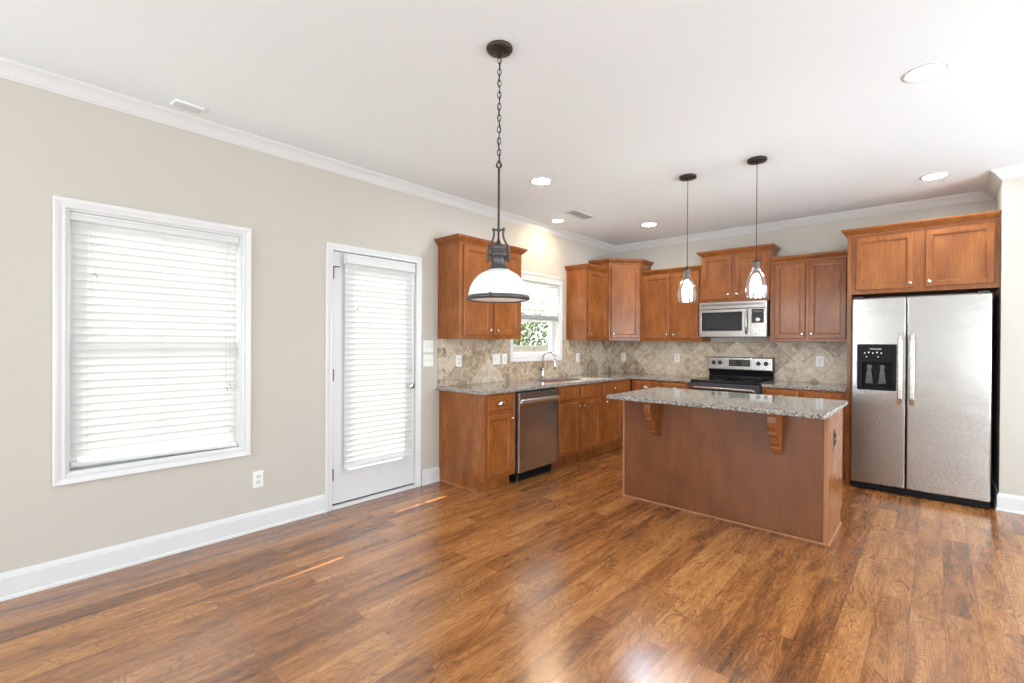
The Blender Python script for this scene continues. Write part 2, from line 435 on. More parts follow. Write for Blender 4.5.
def window(name, w, meet):
    y0, y1, z0, z1 = w
    m = MB()                                    # jamb lining
    t = .012
    m.box(-.15, .002, y0, y0+t, z0, z1); m.box(-.15, .002, y1-t, y1, z0, z1)
    m.box(-.15, .002, y0+t, y1-t, z1-t, z1); m.box(-.15, .002, y0+t, y1-t, z0, z0+t)
    root = struct(m.build(name, 'trim_paint'))
    casing(root, y0, y1, z0, z1, .055, True)
    for nm, (a, b, xa) in (('lower_sash', (z0+t, meet+.018, -.098)), ('upper_sash', (meet-.018, z1-t, -.128))):
        m = MB(); f = .042
        m.box(xa, xa+.028, y0+t, y0+t+f, a, b, bev=.003); m.box(xa, xa+.028, y1-t-f, y1-t, a, b, bev=.003)
        m.box(xa, xa+.028, y0+t+f, y1-t-f, a, a+f, bev=.003); m.box(xa, xa+.028, y0+t+f, y1-t-f, b-f, b, bev=.003)
        s = m.build(nm, 'trim_paint', root)
        m = MB(); m.box(xa+.012, xa+.016, y0+t+f, y1-t-f, a+f, b-f); m.build('glass', 'window_glass', s)
    return root
window('window_1', W1, 1.30)
window('window_2', W2, 1.63)

# ------------------------------------------------------------------ glazed back door
def back_door():
    y0, y1, z1 = DR[0], DR[1], DR[3]
    m = MB()
    m.box(-.15, .0, y0-.02, y0-.004, 0, z1+.02); m.box(-.15, .0, y1+.004, y1+.02, 0, z1+.02); m.box(-.15, .0, y0-.004, y1+.004, z1+.004, z1+.02)
    root = struct(m.build('door_1', 'trim_paint'))
    casing(root, y0-.005, y1+.005, 0, z1+.003, .056, False)
    ga, gb, gc, gd = y0+.13, y1-.13, .29, z1-.13
    m = MB(); us = [y0, ga, gb, y1]; vs = [.038, gc, gd, z1]
    m.grid(us, vs, {(1, 1)}, -.052, -.008, lambda u, v, w: (w, u, v)); slab = m.build('door_slab', 'door_paint', root, bevel=.002)
    m = MB()
    for xa, xb in ((-.008, .004),):
        m.box(xa, xb, ga-.03, ga, gc-.03, gd+.03, bev=.004); m.box(xa, xb, gb, gb+.03, gc-.03, gd+.03, bev=.004)
        m.box(xa, xb, ga, gb, gc-.03, gc, bev=.004); m.box(xa, xb, ga, gb, gd, gd+.03, bev=.004)
    m.build('glazing_bead', 'door_paint', slab)
    m = MB(); m.box(-.034, -.028, ga, gb, gc, gd); m.build('glass', 'window_glass', slab)
    m = MB(); m.box(-.05, -.012, y0+.002, y1-.002, .028, .038); m.build('door_sweep', 'black_plastic', root)
    m = MB(); m.box(-.15, .022, y0-.004, y1+.004, 0, .026, bev=.004); m.build('threshold', 'trim_paint', root)
    for z in (1.874, 1.067, .274):
        m = MB(); m.lathe([(.006, -.048), (.008, -.046), (.008, .046), (.006, .048)], (.002, y0-.002, z), seg=12)
        m.box(-.008, .001, y0-.001, y0+.012, z-.045, z+.045)
        if z > 1.8: m.tube([(.004, y0-.002, z+.048), (.02, y0+.01, z+.05), (.026, y0+.045, z+.05)], .005)
        m.build('hinge', 'hinge_metal', root)
    m = MB(); yk = y1-.075
    m.lathe([(.026, -.008), (.029, .0), (.027, .012), (.012, .016), (.012, .03)], (0, yk, 1.08), 'X', 24)
    m.box(.028, .036, yk-.016, yk+.016, 1.075, 1.085, bev=.003); m.build('deadbolt', 'nickel', slab)
    m = MB()
    m.lathe([(.028, -.008), (.031, .0), (.029, .012), (.011, .018), (.011, .045)], (0, yk, .938), 'X', 24)
    m.lathe([(.012, .040), (.024, .046), (.028, .056), (.026, .066), (.016, .072), (.004, .073)], (0, yk, .938), 'X', 24); m.build('door_knob', 'nickel', slab)
back_door()

# ------------------------------------------------------------------ blinds (local frame: room side is -Y, width along X, z up)
def blind(label, loc, W, ztop, zbot, tilt, spacing=.0435, wand=None, valance_out=.0, full_to=None, rail_tilt=0, vz=.075, first_gap=.035, rail_lift=0):
    t = thing('window_blind', label, 'window blind', loc, R(90))
    m = MB(); m.box(0, W, -.028-valance_out, -.016-valance_out, ztop-vz, ztop, bev=.003)
    m.box(0, W, -.034-valance_out, -.028-valance_out, ztop-.016, ztop, bev=.002); m.box(0, W, -.032-valance_out, -.028-valance_out, ztop-vz, ztop-vz+.012, bev=.001)
    if valance_out:
        m.box(0, .01, -.016-valance_out, .02, ztop-vz, ztop); m.box(W-.01, W, -.016-valance_out, .02, ztop-vz, ztop)
    m.build('valance', 'trim_paint', t)
    m = MB(); m.box(.012, W-.012, -.015, .03, ztop-.045, ztop-.003); m.build('headrail', 'trim_paint', t)
    m = MB(); z = ztop-vz-.012+.01; a = R(tilt); hw = .0245
    low = full_to if full_to else zbot+first_gap-.012
    def slat(z, a, x0, x1):
        pr = []
        for k, s in enumerate((-1, -.5, 0, .5, 1)):
            pr.append((s*hw*math.cos(a)+.0025*(1-s*s)*math.sin(a)+.007, -s*hw*math.sin(a)+.0025*(1-s*s)*math.cos(a)))
        top = [(p[0], z+p[1]+.0011) for p in pr]; bot = [(p[0], z+p[1]-.0011) for p in pr][::-1]
        ring = top+bot
        m.rings([[(x, p[0], p[1]) for p in ring] for x in (x0, x1)], True, True, True)
    while z > low:
        slat(z, a+random.uniform(-.015, .015), .006, W-.006); z -= spacing
    if full_to:
        z = full_to
        while z > zbot+.03: slat(z, 0.03, .006, W-.006); z -= .0065
    m.build('slats', 'blind', t)
    m = MB(); r = m.box(.004, W-.004, -.016, .030, zbot, zbot+.022, bev=.005)
    for v in m.bm.verts: v.co.z += rail_lift*max(0, 1-1.5*v.co.x/W)
    m.build('bottom_rail', 'trim_paint', t)
    for fx in (.09, .5, .91) if W > .7 else (.12, .88):
        m = MB()
        for yy in (-.0155, .0305): m.tube([(W*fx, yy, ztop-vz), (W*fx, yy, zbot+.02)], .0009, 6)
        m.build('ladder_cord', 'trim_paint', t)
    if wand:
        m = MB(); m.tube([(wand, -.032, ztop-.06), (wand, -.036, ztop-.1), (wand, -.038, ztop-.55)], .0035, 8)
        m.tube([(wand, -.038, ztop-.49), (wand, -.038, ztop-.57)], [.005, .006], 8); m.build('tilt_wand', 'trim_paint', t)
    return t
b1 = blind('wide white horizontal blind filling the large living area window', (-.036, W1[0]+.014, 0), W1[1]-W1[0]-.028, W1[3]-.014, W1[2]+.014, 68, rail_tilt=.0, first_gap=.090, rail_lift=.018, vz=.042)
for x, z0 in ((.06, 1.74), (.075, 1.10)):
    pass
def tassel(parent, x, ztop, z, y=-.02, key='nickel'):
    m = MB(); m.tube([(x, y, ztop), (x, y, z+.02)], .0012, 6); c = m.build('lift_cord', 'trim_paint', parent)
    m = MB(); m.lathe([(.002, .03), (.006, .026), (.009, .004), (.007, 0)], (x, y, z), seg=12); m.build('tassel', key, c)
W_ = W1[1]-W1[0]-.028
tassel(b1, .105, 1.95, 1.685); tassel(b1, W_-.075, 1.95, .985, -.022); tassel(b1, W_-.055, 1.95, 1.01, -.022); tassel(b1, W_-.05, 1.95, .72, -.024, 'trim_paint')
b2 = blind('tall white horizontal blind hanging over the glass of the back door', (.034, 1.893, 0), .652, 2.03, .310, 66, valance_out=.012, vz=.075)
tassel(b2, .09, 1.98, 1.57, -.03)
b3 = blind('half raised white blind above the kitchen sink window', (-.012, W2[0]+.006, 0), W2[1]-W2[0]-.012, W2[3]+.035, 1.575, 28, valance_out=.03, full_to=1.66, vz=.085)

# ------------------------------------------------------------------ cabinets (local frame: front faces -Y, width +X)
def door_mesh(x0, x1, z0, z1, yf, fr=.052):
    m = MB()
    def ring(i, y): return [(x0+i, y, z0+i), (x1-i, y, z0+i), (x1-i, y, z1-i), (x0+i, y, z1-i)]
    m.rings([ring(0, yf+.019), ring(0, yf+.005), ring(.005, yf), ring(fr-.010, yf), ring(fr-.009, yf+.004), ring(fr-.001, yf+.005), ring(fr+.003, yf+.014)], True, True, True)
    return m
def drawer_mesh(x0, x1, z0, z1, yf):
    m = MB()
    def ring(i, y): return [(x0+i, y, z0+i), (x1-i, y, z0+i), (x1-i, y, z1-i), (x0+i, y, z1-i)]
    m.rings([ring(0, yf+.019), ring(0, yf+.009), ring(.012, yf+.002), ring(.016, yf)], True, True, True)
    return m
def knob(parent, x, z, yf):
    m = MB(); m.lathe([(.006, 0), (.005, -.012), (.013, -.016), (.0155, -.022), (.013, -.027), (.006, -.029)], (x, yf, z), 'Y', 20)
    return m.build('knob', 'nickel', parent)
def cup_pull(parent, x, z, yf):
    m = MB(); rings = []
    n = 14
    for j in range(7):
        v = (PI/2)*j/6; ring = []
        for i in range(n+1):
            u = PI*i/n
            ring.append((x+.044*math.cos(u)*math.cos(v)**.8 if v < PI/2-.01 else x, yf-.026*math.sin(v), z-.012+.034*math.sin(u)*(math.cos(v)**.9 if v < PI/2-.01 else 0)+(.006*math.sin(v))))
        rings.append(ring)
    m.rings(rings, False, False, False, smooth=True)
    m.box(x-.046, x+.046, yf-.004, yf+.001, z-.014, z-.008)
    bmesh.ops.remove_doubles(m.bm, verts=m.bm.verts, dist=1e-4)
    return m.build('cup_pull', 'nickel', parent, solid=.002)
cab_crown = [(0, 0), (.006, 0), (.008, .008), (.016, .014), (.030, .030), (.042, .040), (.044, .048), (.050, .050), (.050, .060), (0, .060)]

def cabinet(label, loc, rotz, W, dep, z0, z1, doors=(), drawers=(), toe=False, crown=None, cat='cabinet', name='wall_cabinet', side_notch=True, ends=(0, 0), group=None, crown_z=-.012):
    """doors: (x0,x1,z0,z1,knob_x,knob_z); drawers: (x0,x1,z0,z1,kind)"""
    t = thing(name, label, cat, loc, rotz, group)
    m = MB()
    zb = .10 if toe else z0
    m.box(0, W, 0, dep, zb, z1, bev=.0015)
    if toe: m.box(0 if ends[0] else .0, W, .075, dep, 0.0, .10)
    m.build('carcass', 'cabinet_wood', t)
    if toe:
        m = MB(); m.box(.001, W-.001, .070, .0745, 0.001, .098); tk = m.build('toe_kick', 'cabinet_wood', t)
    for (a, b, c, d_, kx, kz) in doors:
        o = door_mesh(a, b, c, d_, -.020).build('door', 'cabinet_wood', t)
        if kx is not None: knob(o, kx, kz, -.020)
    for (a, b, c, d_, kind) in drawers:
        o = drawer_mesh(a, b, c, d_, -.020).build('drawer' if kind else 'false_front', 'cabinet_wood', t)
        if kind == 'cup': cup_pull(o, (a+b)/2, (c+d_)/2, -.020)
        if kind == 'knob': knob(o, (a+b)/2, (c+d_)/2, -.020)
    if crown:
        m = MB(); m.sweep(crown, cab_crown, z1+crown_z); m.build('crown_moulding', 'cabinet_wood', t)
    return t

RL = R(90)
# ---- base run on the left wall (local x = world y)
FX = .61
G_B = None
# end cabinet with drawer over door
t = cabinet('narrow end base cabinet beside the dishwasher, drawer over one door', (FX, 2.885, 0), RL, .415, .607, 0, CB-.001,
        doors=[(.038, .365, .135, .682, .345, .635)], drawers=[(.038, .365, .712, .850, 'cup')], toe=True, name='base_cabinet')
m = MB(); m.sweep([(-.0005, .606), (-.0005, .076)], [(0, 0), (-.014, 0), (-.013, .012), (-.004, .018), (0, .018)]); 
for v in m.bm.verts: pass
m.build('shoe_moulding', 'molding_wood', t)
# dishwasher
def dishwasher():
    t = thing('dishwasher', 'stainless steel dishwasher built in left of the sink cabinet', 'dishwasher', (FX, 3.305, 0), RL)
    m = MB(); m.box(.006, .63, .004, .56, .10, .865); m.build('tub', 'dark_enamel', t)
    m = MB(); m.box(.014, .626, -.034, .003, .100, .855, bev=.006); dr = m.build('door', 'stainless_dark', t)
    m = MB(); rings = []
    for x in (.018, .622):
        rings.append([(x, -.034, .742), (x, -.050, .750), (x, -.056, .765), (x, -.054, .783), (x, -.046, .792), (x, -.034, .795)])
    m.rings(rings, True); m.build('handle', 'nickel', dr, bevel=.002)
    m = MB(); m.box(.03, .61, -.0345, -.0335, .800, .850); m.build('control_strip', 'stainless', dr)
    m = MB(); m.lathe([(.0155, 0), (.0165, -.001), (.0150, -.002)], (.40, -.034, .262), 'Y', 24)
    b = m.build('badge', 'nickel', dr)
    m = MB(); m.box(.02, .62, .03, .05, .005, .098); m.build('kick_plate', 'matte_black', t)
    for x in (.05, .59):
        m = MB(); m.lathe([(.014, 0), (.016, .004), (.008, .010), (.006, .1)], (x, .02, 0), seg=14); m.build('levelling_foot', 'hinge_metal', t)
dishwasher()
# filler between and sink base
cabinet('wide sink base cabinet under the window with two doors and two false drawer fronts', (FX, 3.938, 0), RL, .882, .607, 0, CB-.001,
        doors=[(.040, .412, .135, .682, .385, .635), (.452, .850, .135, .682, .480, .635)],
        drawers=[(.040, .412, .712, .850, None), (.452, .850, .712, .850, None)], toe=True, name='base_cabinet')
cabinet('corner base cabinet right of the sink with round knob drawer over door', (FX, 4.822, 0), RL, 1.323, .607, 0, CB-.001,
        doors=[(.040, .478, .135, .682, .075, .635)], drawers=[(.040, .478, .712, .850, 'knob')], toe=True, name='base_cabinet')
# ---- base run on the back wall (front at y = 5.51)
FY = D-.638+.02
cabinet('back wall base cabinet left of the range with two drawers', (.635, FY, 0), 0, .767, D-FY-.003, 0, CB-.001,
        doors=[(.035, .345, .135, .682, .315, .635), (.405, .735, .135, .682, .435, .635)],
        drawers=[(.035, .345, .712, .850, 'cup'), (.405, .735, .712, .850, 'cup')], toe=True, name='base_cabinet')
cabinet('base cabinet between the range and the refrigerator with two drawers', (2.165, FY, 0), 0, .737, D-FY-.003, 0, CB-.001,
        doors=[(.030, .335, .135, .682, .30, .635), (.370, .712, .135, .682, .405, .635)],
        drawers=[(.030, .335, .712, .850, 'cup'), (.370, .712, .712, .850, 'cup')], toe=True, name='base_cabinet')

# ---- worktops
def slab(us, vs, empty): 
    m = MB(); m.grid(us, vs, empty, CB, CT, lambda u, v, w: (u, v, w)); return m
FC = FY-.032
SX0, SX1, SY0, SY1 = .13, .50, 3.99, 4.75
m = slab([.002, SX0, SX1, .643, 1.405], [2.848, SY0, SY1, FC, D-.002], {(1, 1), (3, 0), (3, 1), (3, 2)})
tag(m.build('countertop', 'granite', bevel=.004), 'L-shaped speckled granite countertop running under the sink window to the range', 'countertop')
m = slab([2.163, 2.903], [FC, D-.002], set())
tag(m.build('countertop', 'granite', bevel=.004), 'short speckled granite countertop between the range and the refrigerator', 'countertop')

# ---- undermount sink
def sink():
    t = thing('kitchen_sink', 'steel undermount kitchen sink set in the granite below the window', 'sink', ((SX0+SX1)/2, (SY0+SY1)/2, CB), 0)
    hx, hy = (SX1-SX0)/2+.004, (SY1-SY0)/2+.004
    def rr(hx, hy, r, z, n=5):
        pts = []
        for cx, cy, a0 in ((hx-r, hy-r, 0), (-hx+r, hy-r, 90), (-hx+r, -hy+r, 180), (hx-r, -hy+r, 270)):
            for k in range(n): a = R(a0+90*k/(n-1)); pts.append((cx+r*math.cos(a), cy+r*math.sin(a), z))
        return pts
    m = MB(); m.rings([rr(hx+.012, hy+.012, .03, -.002), rr(hx, hy, .03, -.002), rr(hx-.006, hy-.006, .05, -.17), rr(hx-.04, hy-.04, .05, -.19), rr(.05, .05, .045, -.195)], True, False, False, smooth=True)
    m.build('bowl', 'stainless_dark', t)
    m = MB(); m.lathe([(.052, -.194), (.045, -.192), (.03, -.197), (.004, -.196)], seg=24); m.build('drain', 'chrome', t)
sink()
# ---- faucet
def faucet():
    t = thing('kitchen_faucet', 'chrome gooseneck kitchen faucet with pull-down spray head', 'faucet', (.068, 4.40, CT), R(5))
    m = MB(); m.lathe([(.028, 0), (.028, .006), (.021, .012), (.019, .05), (.021, .085), (.017, .115), (.013, .125)], seg=24); m.build('base', 'chrome', t)
    pts = [(0, 0, .12), (0, 0, .235)]
    for k in range(1, 13):
        a = PI*k/13; pts.append((.085*(1-math.cos(a)), 0, .235+.085*math.sin(a)))
    pts += [(.172, 0, .21)]
    m = MB(); m.tube(pts, .0105, 14); m.build('spout', 'chrome', t)
    m = MB(); m.lathe([(.011, .225), (.013, .21), (.016, .17), (.019, .125), (.016, .118)], (.172, 0, 0), seg=20); m.build('spray_head', 'chrome', t)
    m = MB(); m.tube([(0, 0, .09), (.0, -.03, .10), (.012, -.075, .135), (.02, -.09, .15)], [.010, .009, .007, .006], 12); m.build('lever', 'chrome', t)
faucet()

# ---- upper cabinets
UB = 1.365; UD = .305; UBB = 1.357
cr = lambda W, d: [(0, d), (0, 0), (W, 0), (W, d)]
cabinet('large two-door upper cabinet on the left wall between back door and window', (UD, 2.862, 0), RL, .868, UD-.002, UB, 2.262,
        doors=[(.048, .408, UB+.035, 2.235, .385, UB+.085), (.455, .828, UB+.035, 2.235, .485, UB+.085)], crown=cr(.868, UD-.002))
cabinet('single-door upper cabinet right of the sink window on the left wall', (UD, 4.965, 0), RL, .553, UD-.002, UB, 2.262,
        doors=[(.040, .470, UB+.035, 2.235, .07, UB+.085)], crown=[(0, UD-.002), (0, 0), (.503, 0)])
# diagonal corner cabinet
def corner_cabinet():
    y0 = 5.519; s = D-y0; sx = .588    # leg lengths along the two walls
    t = thing('wall_cabinet', 'tall diagonal corner upper cabinet with a single door', 'cabinet', (0, D, 0), 0)
    z1 = 2.405
    foot = [(0.002, -s), (UD, -s), (sx, -UD), (sx, -.002), (.002, -.002)]
    m = MB(); m.rings([[(x, y, z) for x, y in foot] for z in (UB, z1)]); m.build('carcass', 'cabinet_wood', t, bevel=.0015)
    m = MB(); m.sweep([(0.002, -s), (UD, -s), (sx, -UD), (sx, -.002)], cab_crown, z1-.012); m.build('crown_moulding', 'cabinet_wood', t)
    L = math.hypot(sx-UD, s-UD)
    o = door_mesh(.022, L-.022, UB+.035, z1-.03, -.020).build('door', 'cabinet_wood', t)
    o.location = (UD, -s, 0); o.rotation_euler = (0, 0, math.atan2(s-UD, sx-UD))
    knob(o, .05, UB+.085, -.020)
corner_cabinet()
XF = D-.002
def up(label, x0, x1, z0, z1, doors, crown, dep=UD, kz=.085, name='wall_cabinet'):
    dd = []
    for (a, b, side) in doors:
        dd.append((a-x0, b-x0, z0+.035, z1-.027, (b-x0-.025) if side > 0 else (a-x0+.028), z0+kz))
    return cabinet(label, (x0, D-dep, 0), 0, x1-x0, dep-.002, z0, z1, doors=dd, crown=crown, name=name)
up('two-door upper cabinet on the back wall between corner cabinet and microwave', .590, 1.408, UBB, 2.240, [(.655, .996, 1), (1.032, 1.372, -1)], [(.052, 0), (.818, 0)])
up('short raised two-door upper cabinet directly above the microwave', 1.410, 2.158, 1.825, 2.392, [(1.430, 1.755, 1), (1.797, 2.138, -1)], cr(.748, UD-.002), dep=.335)
up('two-door upper cabinet on the back wall between microwave and refrigerator', 2.160, 2.903, UBB, 2.240, [(2.210, 2.502, 1), (2.535, 2.862, -1)], [(0, 0), (.743, 0)])
# fridge surround panel and cabinet over it
FP = 5.515
m = MB(); m.box(0, .034, 0, D-FP-.002, 0, 2.365, bev=.0015); o = m.build('end_panel', 'cabinet_wood'); o.location = (2.906, FP, 0)
tag(o, 'tall wooden end panel standing left of the refrigerator', 'cabinet panel')
cabinet('deep two-door cabinet above the refrigerator', (2.941, FP, 0), 0, XS-2.941-.003, D-FP-.002, 1.805, 2.365,
        doors=[(.030, .450, 1.842, 2.338, .425, 1.885), (.525, .955, 1.842, 2.338, .553, 1.885)], crown=[(-.0355, D-FP-.002), (-.0355, 0), (XS-2.941-.003, 0)], crown_z=.001)

# ------------------------------------------------------------------ microwave
def microwave():
    W = .738; y0 = D-.40
    t = thing('microwave', 'stainless over-the-range microwave under the short raised cabinet', 'microwave', (1.412, y0, 0), 0)
    z0, z1 = 1.412, 1.823
    m = MB(); m.box(0, W, .012, .396, z0+.006, z1, bev=.003); m.build('housing', 'dark_enamel', t)
    m = MB(); m.box(0, W, -.004, .014, z1-.085, z1-.003, bev=.006); 
    g = m.build('vent_grille', 'stainless', t)
    m = MB()
    for k in range(4): m.box(.03, W-.03, -.0055, -.003, z1-.030-k*.0065, z1-.027-k*.0065)
    m.build('vent_slot', 'dark_enamel', g)
    dw = .575
    m = MB(); us = [0, .03, .485, dw]; vs = [z0, z0+.07, z1-.125, z1-.09]
    m.grid(us, vs, {(1, 1)}, -.012, .012, lambda u, v, w: (u, w, v)); d = m.build('door', 'stainless', t, bevel=.003)
    m = MB(); m.box(.03, .485, -.008, .008, z0+.07, z1-.125); w = m.build('window', 'black_plastic', d)
    m = MB(); m.box(.075, .44, -.0095, -.0075, z0+.105, z1-.155, bev=.001); m.build('viewing_screen', 'black_glass', w)
    m = MB(); m.tube([(.535, -.012, z1-.11), (.535, -.040, z1-.125), (.535, -.046, z1-.2), (.535, -.046, z0+.13), (.535, -.040, z0+.055), (.535, -.012, z0+.04)], .013, 14); m.build('handle', 'stainless', d)
    m = MB(); m.box(dw+.002, W, -.012, .012, z0, z1-.09, bev=.003); c = m.build('control_panel', 'stainless', t)
    m = MB(); m.box(dw+.012, W-.025, -.0135, -.0115, z0+.155, z1-.1, bev=.001); k = m.build('keypad', 'black_plastic', c)
    m = MB(); m.box(dw+.025, W-.045, -.0145, -.013, z1-.135, z1-.115); m.build('display', 'pewter', k)
    m = MB(); m.lathe([(.028, 0), (.026, -.012), (.02, -.016), (.004, -.016)], (dw+.075, -.013, z0+.19), 'Y', 24); m.build('dial', 'nickel', c)
    for i in range(3):
        for j in range(2):
            m = MB(); m.box(dw+.028+i*.033, dw+.052+i*.033, -.0145, -.013, z0+.075+j*.028-.03, z0+.093+j*.028-.03, bev=.0005); m.build('button', 'plate_plastic', c)
    m = MB(); m.box(.04, .20, .05, .16, z0-.006, z0+.007, bev=.002); m.build('lamp_cover', 'dark_enamel', t)
microwave()

# ------------------------------------------------------------------ range
def stove():
    x0 = 1.412; W = .742; y0 = 5.49
    t = thing('electric_range', 'black and stainless electric range between the back wall cabinets', 'stove', (x0, y0, 0), 0)
    dep = D-y0-.012
    m = MB(); m.box(.002, W-.002, .03, dep, .05, .885, bev=.002); m.build('body', 'dark_enamel', t)
    m = MB(); m.box(0, W, .0, dep-.07, .886, .915, bev=.006); ck = m.build('cooktop', 'black_plastic', t)
    for (bx, by, br) in ((.20, .17, .105), (.54, .17, .085), (.20, .42, .08), (.54, .42, .105)):
        m = MB(); m.lathe([(br, .9152), (br, .9158), (br-.006, .9158), (br-.006, .9152)], (bx, by, 0), seg=40, cap0=False, cap1=False); m.build('burner_ring', 'pewter', ck)
    # curved black lower backguard, stainless control panel
    m = MB(); prof = [(dep-.075, .915), (dep-.055, .94), (dep-.075, .985), (dep-.095, 1.010), (dep-.09, 1.165), (dep-.02, 1.172), (dep, 1.165), (dep, .915)]
    m.rings([[(x, y, z) for y, z in prof] for x in (.008, W-.008)]); bg_ = m.build('backguard', 'black_plastic', t, bevel=.004)
    m = MB(); m.box(.012, W-.014, dep-.104, dep-.088, 1.020, 1.160, bev=.005); cp = m.build('control_panel', 'stainless', bg_)
    m = MB(); m.box(.255, .495, dep-.107, dep-.103, 1.060, 1.140, bev=.002); m.build('display', 'black_plastic', bg_)
    m = MB()
    m.bm.free()
    for kx0 in (.268, .405):
        m = MB()
        for i in range(4):
            for j in range(3): m.box(kx0+i*.020, kx0+.013+i*.020, dep-.1085, dep-.1065, 1.072+j*.022, 1.085+j*.022)
        m.build('keypad', 'pewter', bg_)
    for kx in (.075, .150, .585, .665):
        m = MB(); m.lathe([(.026, 0), (.025, -.008), (.019, -.012), (.017, -.026), (.004, -.028)], (kx, dep-.104, 1.100), 'Y', 24)
        m.box(kx-.003, kx+.003, dep-.134, dep-.125, 1.085, 1.117); m.build('knob', 'dark_enamel', bg_)
    # oven door
    m = MB(); m.box(.004, W-.004, -.022, .028, .235, .800, bev=.006); od = m.build('oven_door', 'stainless', t)
    m = MB(); m.box(.11, W-.11, -.0245, -.021, .34, .66, bev=.003); m.build('oven_window', 'black_plastic', od)
    m = MB(); m.box(.004, W-.004, -.018, .028, .806, .884, bev=.005); m.build('front_rail', 'dark_enamel', t)
    m = MB(); m.tube([(.05, -.02, .800), (.05, -.058, .825), (.07, -.064, .832), (W-.07, -.064, .832), (W-.05, -.058, .825), (W-.05, -.02, .800)], .014, 14); m.build('handle', 'stainless', od)
    m = MB(); m.box(.004, W-.004, -.018, .028, .06, .228, bev=.006); m.build('storage_drawer', 'stainless', t)
    m = MB(); m.box(.03, W-.03, .06, .08, 0, .055); m.build('kick_plate', 'matte_black', t)
stove()

# ------------------------------------------------------------------ refrigerator
def fridge():
    x0, x1 = 2.957, 3.876; W = x1-x0; yf = 5.385
    t = thing('refrigerator', 'stainless side-by-side refrigerator with ice and water dispenser', 'refrigerator', (x0, yf, 0), 0)
    zt = 1.755; zb = .062; seam = .392
    m = MB(); m.box(.006, W-.006, .075, .735, .02, zt+.012, bev=.004); m.build('body', 'dark_enamel', t)
    def door(a, b, holes=None):
        m = MB()
        if holes:
            us = [a, holes[0], holes[1], b]; vs = [zb, holes[2], holes[3], zt]
            m.grid(us, vs, {(1, 1)}, 0, .068, lambda u, v, w: (u, w, v))
        else:
            m.grid([a, b], [zb, zt], set(), 0, .068, lambda u, v, w: (u, w, v))
        return m.build('door', 'stainless', t, bevel=.010)
    dz0, dz1 = .925, 1.325; dx0, dx1 = .050, .318
    dl = door(0, seam-.003, (dx0, dx1, dz0, dz1)); dr = door(seam+.003, W)
    # dispenser
    m = MB(); us = [dx0-.004, dx0+.03, dx1-.03, dx1+.004]; vs = [dz0-.004, dz0+.02, dz1-.16, dz1+.004]
    m.grid(us, vs, {(1, 1)}, -.010, .03, lambda u, v, w: (u, w, v)); dp = m.build('dispenser', 'matte_black', dl, bevel=.006)
    m = MB(); a, b, c, e = dx0+.03, dx1-.03, dz0+.02, dz1-.16
    m.box(a, b, .055, .062, c, e); m.box(a-.004, a, .0, .06, c, e); m.box(b, b+.004, .0, .06, c, e); m.box(a, b, .0, .06, e, e+.004); m.box(a, b, .0, .06, c-.004, c)
    m.build('recess', 'matte_black', dp)
    for kx in (.130, .225):
        m = MB(); m.box(kx-.02, kx+.02, .02, .04, e-.06, e-.015, bev=.008)
        m.rings([[(kx-w_, y_, z_), (kx+w_, y_, z_), (kx+w_, y_+.008, z_), (kx-w_, y_+.008, z_)] for (w_, y_, z_) in ((.012, .02, e-.05), (.020, .012, e-.10), (.030, .018, c+.03))]); m.build('dispenser_lever', 'pewter', dp, bevel=.003)
    for k in range(5):
        m = MB(); m.box(.095+k*.03, .103+k*.03, -.0115, -.0098, dz1-.075+(.006 if k % 2 else 0), dz1-.066+(.006 if k % 2 else 0)); m.build('button', 'indicator', dp)
    for k in (0, 3):
        m = MB(); m.box(.110+k*.028, .117+k*.028, -.0115, -.0098, dz1-.108, dz1-.101); m.build('button', 'indicator', dp)
    cu = bpy.data.curves.new('lettering', 'FONT'); cu.body = 'FRIGIDAIRE'; cu.size = .0165; cu.extrude = .0006; cu.align_x = 'CENTER'; cu.align_y = 'CENTER'
    tmp = bpy.data.objects.new('tmp_text', cu); COL.objects.link(tmp)
    bpy.context.view_layer.update()
    me = bpy.data.meshes.new_from_object(tmp.evaluated_get(bpy.context.evaluated_depsgraph_get()))
    bpy.data.objects.remove(tmp); bpy.data.curves.remove(cu); me.materials.clear(); me.materials.append(M['plate_plastic'])
    lo = bpy.data.objects.new('lettering', me); COL.objects.link(lo); lo.parent = dp; lo.location = (.178, -.0108, dz1-.035); lo.rotation_euler = (R(90), 0, 0)
    # handles
    for dd, hx in ((dl, seam-.040), (dr, seam+.040)):
        m = MB(); zA, zB = .80, 1.43
        rings = []
        for (z, y, w) in ((zA, -.008, .015), (zA+.015, -.034, .0165), (zA+.06, -.052, .017), (zB-.06, -.052, .017), (zB-.015, -.034, .0165), (zB, -.008, .015)):
            rings.append([(hx-w, y, z), (hx-w*.8, y-.008, z), (hx+w*.8, y-.008, z), (hx+w, y, z), (hx+w, y+.008, z), (hx-w, y+.008, z)])
        m.rings(rings, True, smooth=False)
        m.box(hx-.014, hx+.014, -.03, .002, zA+.002, zA+.03, bev=.004); m.box(hx-.014, hx+.014, -.03, .002, zB-.03, zB-.002, bev=.004)
        m.build('handle', 'nickel', dd, bevel=.003)
    m = MB(); m.box(.004, W-.004, .012, .03, .008, .056, bev=.004)
    for k in range(26): m.box(.04+k*.032, .06+k*.032, .0105, .0125, .018, .046)
    m.build('toe_grille', 'matte_black', t)
    for fx in (.05, W-.05):
        m = MB(); m.lathe([(.018, 0), (.018, .012), (.008, .016), (.008, .03)], (fx, .06, 0), seg=16); m.build('levelling_foot', 'black_plastic', t)
        m = MB(); m.box(fx-.035, fx+.035, .01, .12, zt+.001, zt+.018, bev=.005); m.build('hinge_cover', 'dark_enamel', t)
fridge()

